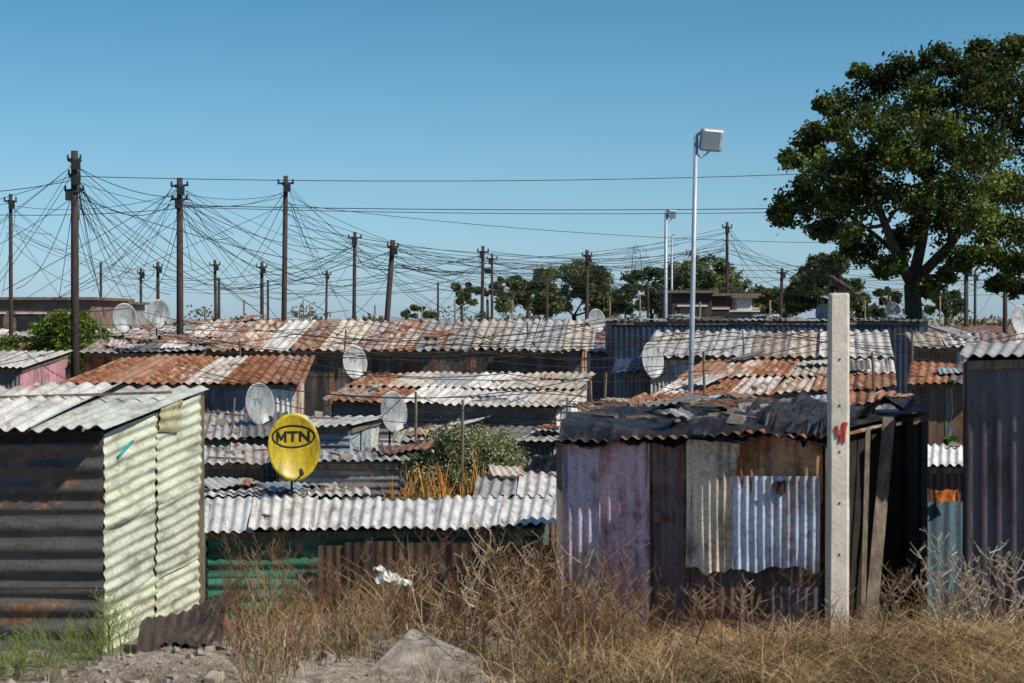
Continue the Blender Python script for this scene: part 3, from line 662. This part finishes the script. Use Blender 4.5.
# floodlight mast
def mast(xt,yt,xb,d,r,hw,name,tilt=.5):
    t=P(xt,yt,d); lean=(P(xb,412,d).x-t.x)/((t.z-P(0,412,d).z)); b=Vector((t.x+lean*t.z,d,-.3))
    m=MB(); tube(m,[b,b.lerp(t,.5),t],[r*1.15,r,r*.85],12); tube(m,[t,t+Vector((.08,0,.06)),t+Vector((.2,0,.07))],r*.6,8)
    parts=[m.obj('mast',GALV,True)]
    if hw:
        c=t+Vector((hw*.58+.02,0,-.08)); m=MB(); box(m,c,hw,hw*.36,hw*.95,(tilt*.5,.06,.25)); h=m.obj('lamp_housing',GALV)
        bv=h.modifiers.new('b','BEVEL'); bv.width=.07; bv.segments=4
        m=MB(); o=Vector((-.02,-hw*.20,-.02)); box(m,c+o,hw*.8,.02,hw*.74,(tilt*.5,.06,.25)); g=m.obj('lamp_glass',GLASS)
        m=MB(); tube(m,[t+Vector((.02,0,-.35)),t+Vector((.1,0,-.42)),c+Vector((0,.02,-hw*.4))],.018,6); k=m.obj('bracket',GALV)
        parts+=[h,g,k]
    group(name,b[:],parts)
mast(696,136,690,38,.05,.46,'floodlight_mast')
mast(666,212,665,76,.075,.36,'street_lamp',.2); mast(672,236,671,90,.05,0,'steel_mast')

# lattice pylon far away
m=MB(); d=420.; c=P(637,318,d)
lv=[(0,3.0),(6,2.1),(11,1.3),(14,1.0),(16.5,.9),(19,.25)]
for (z0,w0),(z1,w1) in zip(lv,lv[1:]):
    for sx,sy in ((-1,-1),(1,-1),(1,1),(-1,1)):
        tube(m,[(c.x+sx*w0,d+sy*w0,z0),(c.x+sx*w1,d+sy*w1,z1)],.11,4)
        tube(m,[(c.x+sx*w0,d+sy*w0,z0),(c.x-sx*w1 if sx*sy<0 else c.x+sx*w1,d+(sy*w1 if sx*sy<0 else -sy*w1),z1)],.07,4)
for z,w in ((14,3.2),(16.5,2.7),(18.,2.)):
    for s in (-1,1):
        tube(m,[(c.x,d,z+.7),(c.x+s*w,d,z)],.09,4); tube(m,[(c.x,d,z),(c.x+s*w,d,z)],.09,4); tube(m,[(c.x+s*w,d,z),(c.x+s*w,d,z-1.2)],.1,4)
group('lattice_pylon',(c.x,d,0),[m.obj('lattice',PYL)])

# ------------------------------------------------------------------ concrete post with perched bird
d=19.5; t=P(838.5,293,d); m=MB(); b=Vector((P(838,600,d).x,d,0))
w=.205; V=[]
lev=[(b-Vector((0,0,.2)),1.0)]+[(b.lerp(t,k/14),1.-.05*k/14) for k in range(1,14)]+[(t-Vector((0,0,.02)),.93),(t,.86)]
for (p,s) in lev:
    for a,bb in ((-.5,-.38),(-.38,-.5),(.38,-.5),(.5,-.38),(.5,.38),(.38,.5),(-.38,.5),(-.5,.38)): V.append((p.x+a*w*s+R(-.003,.003),p.y+bb*w*s*.8+R(-.003,.003),p.z))
nl=len(lev)
f=[(i*8+j,i*8+(j+1)%8,(i+1)*8+(j+1)%8,(i+1)*8+j) for i in range(nl-1) for j in range(8)]+[tuple(range(8*(nl-1),8*nl)),tuple(range(7,-1,-1))]
m.add(V,f); po=m.obj('post',CONC)
m=MB()
for z in (3.2,2.75,2.3,1.8,1.3): tube(m,[(t.x,d-.06,z),(t.x,d-.088,z)],.011,6)
hl=m.obj('bolt_holes',DARKM)
m=MB(); zz=P(0,432,d).z
for k in range(7): 
    x=t.x-.05+R(0,.1); tube(m,[(x,d-.0855,zz+R(-.1,.1)),(x+R(-.02,.02),d-.0865,zz+R(-.02,.14))],[.012,.016],5)
rd=m.obj('red_paint_mark',RED)
group('concrete_post',b[:],[po,hl,rd])
m=MB(); o=Vector((t.x,d,t.z)); K=1.1
# plump body, short neck, round head, beak to the left, tail to the right
body=[(.125,.004,.022),(.095,.004,.034),(.06,0,.046),(.03,0,.062),(0,0,.076),(-.025,0,.092),(-.04,0,.112),(-.05,0,.130),(-.062,0,.137),(-.076,0,.134),(-.098,0,.128)]
rad=[.008,.013,.024,.038,.043,.037,.026,.023,.022,.013,.002]
tube(m,[o+(Vector(p)+Vector((0,0,.006)))*K for p in body],[r*K for r in rad],14)
bd=m.obj('body',BIRDM,True)
m=MB()
for s in (-1,1): tube(m,[o+Vector(p)*K for p in ((-.02,s*.032,.1),(.01,s*.041,.086),(.05,s*.034,.06),(.095,s*.014,.04))],[.012*K,.018*K,.014*K,.003*K],8)
wg=m.obj('wings',BIRDM,True)
m=MB()
for s in (-1,1):
    tube(m,[o+Vector((.0,s*.014,.05))*K,o+Vector((.004,s*.014,.02))*K,o+Vector((-.002,s*.015,.002))*K],[.006,.004,.004],6)
    for a in (-.018,.0,.014): tube(m,[o+Vector((-.002,s*.015,.003))*K,o+Vector((-.016,s*.015+a,.002))*K],.0025,4)
lg=m.obj('legs',DARKM)
m=MB()
for s in (-1,1): tube(m,[o+Vector((-.066,s*.019,.146))*K,o+Vector((-.067,s*.024,.146))*K],.0045,6,(.6,.5,.1))
ey=m.obj('eyes',PAINT)
group('perched_bird',o[:],[bd,wg,lg,ey])

# ------------------------------------------------------------------ satellite dishes
GLY={'M':[((0,0),(0,1)),((0,1),(.5,.2)),((.5,.2),(1,1)),((1,1),(1,0))],'T':[((-.05,1),(1.05,1)),((.5,1),(.5,0))],'N':[((0,0),(0,1)),((0,1),(1,0)),((1,0),(1,1))],'V':[((0,1),(.5,0)),((.5,0),(1,1))]}
def dish(c,w,h,nrm,col,logo=None,drop=1.0,small=None):
    n=Vector(nrm).normalized(); up=Vector((0,0,1)); s=up.cross(n).normalized(); v=n.cross(s)
    dep=.13*w
    def pt(x,y,o=0.): return c+s*(x*w/2)+v*(y*h/2)+n*(dep*(x*x+y*y)-dep+o)
    V=[];f=[]; nr,na=9,40
    for side,o in ((0,0.),(1,-.012)):
        b0=side*(nr*na+1); V.append(pt(0,0,o)[:])
        for i in range(1,nr+1):
            for j in range(na):
                a=j/na*6.28318; V.append(pt(i/nr*math.cos(a),i/nr*math.sin(a),o+(.008 if i==nr and side==0 else 0))[:])
        for j in range(na): 
            tr=(b0,b0+1+j,b0+1+(j+1)%na); f.append(tr if side==0 else tr[::-1])
        for i in range(nr-1):
            for j in range(na):
                qd=(b0+1+i*na+j,b0+1+(i+1)*na+j,b0+1+(i+1)*na+(j+1)%na,b0+1+i*na+(j+1)%na); f.append(qd if side==0 else qd[::-1])
    M1=nr*na+1; 
    for j in range(na):
        a=1+(nr-1)*na+j; b=1+(nr-1)*na+(j+1)%na; f.append((a,M1+a,M1+b,b))
    me=MB(); V=np.array(V); me.add(V,f,col,.1,V*1.0)
    parts=[me.obj('reflector',METAL,True)]
    m=MB(); l0=pt(0,-1.0); l1=c-v*(h*.42)+n*(w*.62); tube(m,[c-v*h*.3-n*dep,l0,l1],.014,6)
    tube(m,[l1-n*.02,l1+(c-l1).normalized()*.1],[.035,.03],8)
    bk=c-n*(dep+.07); tube(m,[c-n*dep,bk],.05,8); tube(m,[bk+Vector((0,0,.08)),bk-Vector((0,0,h*.45)),bk-Vector((0,0,drop))],.02,8)
    parts.append(m.obj('lnb_arm_and_bracket',DARKM,True))
    def text(body,lw,lh,gap,yc,sw,colr):
        mm=MB(); tot=len(body)*lw+(len(body)-1)*gap
        for i,ch in enumerate(body):
            x0=-tot/2+i*(lw+gap)
            for k,((ax,ay),(bx,by)) in enumerate(GLY[ch]):
                p=Vector((x0+ax*lw,yc+(ay-.5)*lh)); q=Vector((x0+bx*lw,yc+(by-.5)*lh)); dd=(q-p).normalized(); nn=Vector((-dd.y,dd.x))*sw/2; p-=dd*sw*.45; q+=dd*sw*.45
                V=[]
                for j in range(5):
                    r=p.lerp(q,j/4)
                    for sg in (-1,1): e=r+nn*sg; V.append(pt(e.x/(w/2),e.y/(h/2),.006+.0006*k)[:])
                mm.add(V,[(2*j,2*j+1,2*j+3,2*j+2) for j in range(4)],colr)
        return mm.obj('lettering',PAINT)
    if logo:
        parts.append(text('MTN',.125,.13,.05,.16,.036,(.012,.012,.012)))
        mm=MB(); V=[];f=[]
        for j in range(60):
            a=j/60*6.28318
            for k in (0,.028):
                x=(.335-k)*math.cos(a); y=(.175-k)*math.sin(a)+.16; V.append(pt(x/(w/2),y/(h/2),.006)[:])
        for j in range(60): f.append((2*j,2*j+1,(2*j+3)%120,(2*j+2)%120))
        mm.add(V,f,(.012,.012,.012)); parts.append(mm.obj('oval_ring',PAINT))
    elif small: parts.append(text(small,.08,.09,.035,.05,.02,(.16,.17,.2)))
    group('satellite_dish',(bk-Vector((0,0,drop)))[:],parts)
GREY=(.30,.33,.36); LG=(.42,.44,.46)
dish(P(294,447,30),.80,1.02,(.34,-1,.12),(.50,.38,.012),logo=True,drop=1.2)
for x,y,d,w,h,nx,col,dr in ((355,362,50.5,.72,.88,.75,LG,.9),(260,404,36.8,.62,.80,.8,GREY,.7),(394,412,38.6,.62,.82,.8,GREY,.8),(653,360,49,.72,.92,.85,LG,.9),(125,318,60,.78,.92,.6,GREY,1.2),(159,314,60.5,.76,.9,.7,GREY,1.2),(597,321,56,.6,.7,.7,GREY,.6),(893,312,64,.7,.7,.7,LG,1.2),(824,316,62,.7,.8,.7,GREY,1.),(1020,320,56,.7,.85,.7,LG,1.2),(432,350,60,.5,.6,.7,GREY,.8)):
    dish(P(x,y,d),w,h,(nx,-1,.2),col,small='TV' if w>.6 else None,drop=dr)

# ------------------------------------------------------------------ foreground: grass, weeds, litter
def blades(name,x,y,h,lean,col,wd,mat):
    n=len(x); seg=4; z=gz(x,y)-.02; a=rng.uniform(0,6.283,n); dx,dy=np.cos(a),np.sin(a); fa=rng.uniform(0,6.283,n); wx,wy=np.cos(fa),np.sin(fa)*.4
    P_=np.zeros((n,seg+1,2,3))
    for s in range(seg+1):
        t=s/seg; r=h*lean*t**1.7; zz=h*(t-.38*lean*t*t); w=wd*(1-t*.85)/2
        bx=x+dx*r; by=y+dy*r; bz=z+np.maximum(zz,.0)
        for k,sg in ((0,-1),(1,1)): P_[:,s,k]=np.stack([bx+sg*w*wx,by+sg*w*wy,bz],-1)
    V=P_.reshape(-1,3); b=(np.arange(n)*(seg+1)*2)[:,None,None]; s=(np.arange(seg)*2)[None,:,None]
    Fc=(b+s+np.array([0,1,3,2])[None,None]).reshape(-1,4).astype(np.int32); nf=len(Fc)
    me=bpy.data.meshes.new(name); me.vertices.add(len(V)); me.vertices.foreach_set('co',V.ravel()); me.loops.add(nf*4); me.loops.foreach_set('vertex_index',Fc.ravel())
    me.polygons.add(nf); me.polygons.foreach_set('loop_start',np.arange(0,nf*4,4,dtype=np.int32)); me.update(calc_edges=True)
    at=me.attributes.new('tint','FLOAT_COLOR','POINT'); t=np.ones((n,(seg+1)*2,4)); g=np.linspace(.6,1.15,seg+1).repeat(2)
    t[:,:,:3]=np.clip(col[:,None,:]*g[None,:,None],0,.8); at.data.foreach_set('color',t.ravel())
    me.materials.append(mat); o=bpy.data.objects.new(name,me); scene.collection.objects.link(o); return o
n=62000
x=rng.uniform(-9,11,n); y=rng.uniform(17.2,24.6,n)
den=np.array([mn.noise(Vector((a*1.1,b*1.5,1.7)))+.6*mn.noise(Vector((a*2.9,b*3,5.))) for a,b in zip(x,y)])
px=512+x/y*2000
keep=den+.12>rng.uniform(-.1,.4,n)
leftz=px<235; keep&=~(leftz&(rng.random(n)<.92)); 
keep&=~((x<-3.7)&(y>20)&(y<24.2)); keep&=~((px>345)&(px<505)&(y<19.15)&(rng.random(n)<.93))
tt=(x-A.x)/(B.x-A.x); yf=A.y+(B.y-A.y)*tt; keep&=~((x>A.x-.05)&(x<C.x)&(y>yf-.03)&(y>20.)) ; keep&=~((x>4.6)&(y>20.5))
x,y,den,px=x[keep],y[keep],den[keep],px[keep]; n=len(x)
hh=(.22+.6*np.clip(den+.3,0,1))*rng.uniform(.4,1.35,n)
mid=np.exp(-((px-470)/140)**2); hh*=.75+.4*mid
hh=np.where(px<235,hh*.35,np.where(px<330,hh*.75,hh)); hh=np.where(px>680,hh*.7,hh)
lean=rng.uniform(.15,1.1,n)
cols=np.array([(.46,.33,.17),(.36,.24,.12),(.21,.13,.065),(.6,.47,.28),(.09,.055,.03),(.14,.15,.05)])
ci=rng.choice(6,n,p=[.24,.24,.20,.13,.14,.05]); patch=np.array([1+.8*mn.noise(Vector((a*1.6,b*2,9.))) for a,b in zip(x,y)])
col=cols[ci]*rng.uniform(.7,1.2,(n,1))*patch[:,None]
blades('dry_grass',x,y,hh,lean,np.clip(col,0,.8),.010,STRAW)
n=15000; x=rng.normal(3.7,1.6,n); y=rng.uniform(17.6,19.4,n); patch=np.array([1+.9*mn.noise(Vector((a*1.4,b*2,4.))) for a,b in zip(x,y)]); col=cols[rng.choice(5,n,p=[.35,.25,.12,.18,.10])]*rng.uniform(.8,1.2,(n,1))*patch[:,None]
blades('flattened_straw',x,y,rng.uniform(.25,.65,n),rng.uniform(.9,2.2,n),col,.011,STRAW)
def weed(mb,x,y,h,col,br=9,r=.006):
    b=Vector((x,y,GZ(x,y)-.03)); ln=Vector((R(-.35,.35),R(-.25,.25),0)); pts=[b+ln*h*t*t+Vector((R(-.02,.02)*h,0,h*t)) for t in (0,.3,.6,.85,1)]
    tube(mb,pts,[r,r*.9,r*.7,r*.5,r*.25],3,col)
    for i in range(br):
        t=R(.2,.95); p=b+ln*h*t*t+Vector((0,0,h*t)); a=R(0,6.28); l=h*R(.15,.42)*(1.15-t*.6); up=R(.4,1.2)
        e=p+Vector((math.cos(a)*l,math.sin(a)*l*.8,l*up)); md=p.lerp(e,.5)+Vector((math.cos(a)*l*.1,0,-l*.06))
        tube(mb,[p,md,e],[r*.55,r*.42,r*.2],3,col)
        for _ in range(3):
            q=md.lerp(e,R(0,1)); g=q+Vector((R(-.09,.09),R(-.09,.09),R(.02,.13))); tube(mb,[q,g],[r*.35,r*.3],3,tuple(c*R(.8,1.4) for c in col))
mb=MB()
wc=[(.17,.09,.045),(.25,.14,.07),(.10,.055,.03),(.36,.25,.14)]
for _ in range(260):
    d=R(18.4,23.2); k=random.random()
    pxx=R(225,340) if k<.14 else (R(430,640) if k<.54 else R(320,1010))
    xx=(pxx-512)/2000*d
    if 340<pxx<505 and d<19.2: d=R(19.3,22.5); xx=(pxx-512)/2000*d
    if d>20 and xx>A.x-.1: d=R(18.6,19.9); xx=(pxx-512)/2000*d
    big=1. if k<.14 else (1.25 if k<.54 else .85)
    weed(mb,xx,d,R(.45,1.1)*big,random.choice(wc),9,R(.004,.008))
mb.obj('dry_weeds',STRAW)
mb=MB()
for _ in range(20): weed(mb,R(4.2,4.85),R(19.1,19.9),R(.6,1.2),(.5,.43,.33),8,.010)
for _ in range(11): weed(mb,R(-.9,1.1),R(19.3,20.3),R(.8,1.4),(.48,.38,.26),6,.012)
for _ in range(14): weed(mb,R(-2.6,4.1),R(18.9,19.5),R(.4,1.0),(.38,.3,.2),7,.008)
mb.obj('bare_branches',STRAW)
mb=MB()
for _ in range(60): weed(mb,-4.3+R(-.6,.35),R(18.7,19.85),R(.15,.5),(.16,.2,.06),6,.005)
for _ in range(12): weed(mb,-3.95+R(-.1,.15),R(19.6,19.9),R(.4,.7),(.2,.26,.07),7,.006)
mb.obj('green_weeds',STRAW)

# broken concrete slab
m=MB(); c=P(428,600,18.95)
V=[(-.62,-.35,-.3),(.56,-.35,-.3),(.58,.3,-.3),(-.45,.4,-.3),(-.56,-.28,.0),(.54,-.3,-.01),(.5,.16,.05),(-.16,.14,.34)]
m.add([(c.x+a,c.y+b,GZ(c.x,c.y)+.10+z) for a,b,z in V],[(3,2,1,0),(4,5,6,7),(0,1,5,4),(1,2,6,5),(2,3,7,6),(3,0,4,7)]); sl=m.obj('slab',simple('broken_concrete',(.24,.215,.185),.9,7,.45,bmp=.9))
bv=sl.modifiers.new('b','BEVEL'); bv.width=.015; bv.segments=2
group('broken_concrete_slab',(c.x,c.y,.2),[sl])
m=MB()
for _ in range(420):
    y=R(17.4,20.); x=R(-5.5,7) if R(0,1)<.35 else R(-5.,-1.6); s=R(.012,.06)
    if R(0,1)<.05: s*=2.2
    box(m,(x,y,GZ(x,y)+s*.1),s*1.4,s*1.1,s*.8,(R(-.5,.5),R(-.5,.5),R(0,3)),jit=.35)
m.obj('gravel',STONE)
m=MB()
def scrap(px,d,w,l,ht,rz,t,r):
    c=P(px,600,d); c.z=GZ(c.x,c.y)+.1
    e1=Vector((math.cos(rz),math.sin(rz),0))*w; e2=Vector((-math.sin(rz),math.cos(rz),0))*l
    sheet(m,c,c+e1,c+e1+e2+Vector((0,0,ht)),c+e2+Vector((0,0,ht*.8)),.12,.018,t,r,8,.07)
DB=(.06,.045,.04)
scrap(135,19.9,.85,.7,.25,.1,DB,.3); scrap(150,20.1,.6,.9,.42,-.3,DB,.35); scrap(185,20.2,.6,.7,.22,.5,BR_,.5); scrap(700,19.6,.5,.5,.25,.2,BR_,.5)
group('scrap_iron',(-3.6,20,.2),[m.obj('bent_sheets',METAL,True)])
m=MB()
def crumple(c,s):
    V=[];f=[];k=7
    for j in range(k+1):
        for i in range(k+1):
            V.append((c.x+(i/k-.5)*s*2+R(-.12,.12)*s,c.y+(j/k-.5)*s+R(-.2,.2)*s,c.z+R(-.35,.35)*s+.5*s*math.sin(i/k*3.1)*math.sin(j/k*3.1)))
    for j in range(k):
        for i in range(k): a=j*(k+1)+i; f.append((a,a+1,a+k+2,a+k+1))
    m.add(V,f)
crumple(P(388,580,20.2),.12); crumple(P(403,584,20.2),.08); crumple(P(379,570,20.2),.06); 
for x_,d_,s_ in ((576,18.9,.13),(520,19.2,.06),(742,19.2,.04),(985,18.9,.05)):
    c=P(x_,600,d_); c.z=GZ(c.x,d_)+.12; crumple(c,s_)
m.obj('plastic_litter',PLASTIC)
m=MB(); c=P(678,600,19.3); c.z=GZ(c.x,c.y)+.12; box(m,c,.22,.18,.2,(.1,.15,.4),jit=.15); m.obj('washed_out_carton',simple('washed_board',(.26,.28,.34),.8,6))

# ------------------------------------------------------------------ light, sky, camera
el=math.radians(44); az=math.radians(-32)
sv=Vector((math.cos(el)*math.cos(az),math.cos(el)*math.sin(az),math.sin(el)))
sd=bpy.data.lights.new('sun','SUN'); sd.energy=5.; sd.angle=math.radians(.5); sd.color=(1,.92,.79)
so=bpy.data.objects.new('sun',sd); so.rotation_euler=sv.to_track_quat('Z','Y').to_euler(); so.location=(20,-10,30); scene.collection.objects.link(so)
w=bpy.data.worlds.new('World'); scene.world=w; w.use_nodes=True; nt=w.node_tree; bg=nt.nodes['Background']
sk=nt.nodes.new('ShaderNodeTexSky'); sk.sky_type='NISHITA'; sk.sun_disc=False; sk.sun_elevation=el; sk.sun_rotation=math.radians(122)
sk.air_density=1.; sk.dust_density=.4; sk.ozone_density=2.
co=nt.nodes.new('ShaderNodeTexCoord'); sp=nt.nodes.new('ShaderNodeSeparateXYZ'); nt.links.new(co.outputs['Generated'],sp.inputs[0])
rp=nt.nodes.new('ShaderNodeValToRGB'); e=rp.color_ramp.elements; e[0].position=0.; e[0].color=(.44,.63,1.0,1); e[1].position=.17; e[1].color=(.21,.46,.55,1)
x=e.new(.5); x.color=(.32,.40,.5,1); x=e.new(.07); x.color=(.36,.56,.74,1)
nt.links.new(sp.outputs[2],rp.inputs[0])
mx=nt.nodes.new('ShaderNodeMix'); mx.data_type='RGBA'; mx.blend_type='MULTIPLY'; mx.inputs[0].default_value=1
nt.links.new(sk.outputs[0],mx.inputs[6]); nt.links.new(rp.outputs[0],mx.inputs[7]); nt.links.new(mx.outputs[2],bg.inputs[0]); bg.inputs[1].default_value=.15
cam=bpy.data.cameras.new('camera'); cam.sensor_width=36; cam.lens=F/1024*36; cam.clip_end=12000; cam.clip_start=.5
cam.dof.use_dof=True; cam.dof.focus_distance=52; cam.dof.aperture_fstop=4.
cob=bpy.data.objects.new('camera',cam); cob.location=(0,0,CH); cob.rotation_euler=(math.radians(90)-math.atan(23.5/F),0,0); scene.collection.objects.link(cob)
scene.camera=cob
scene.view_settings.view_transform='Standard'; scene.view_settings.look='None'; scene.view_settings.exposure=0
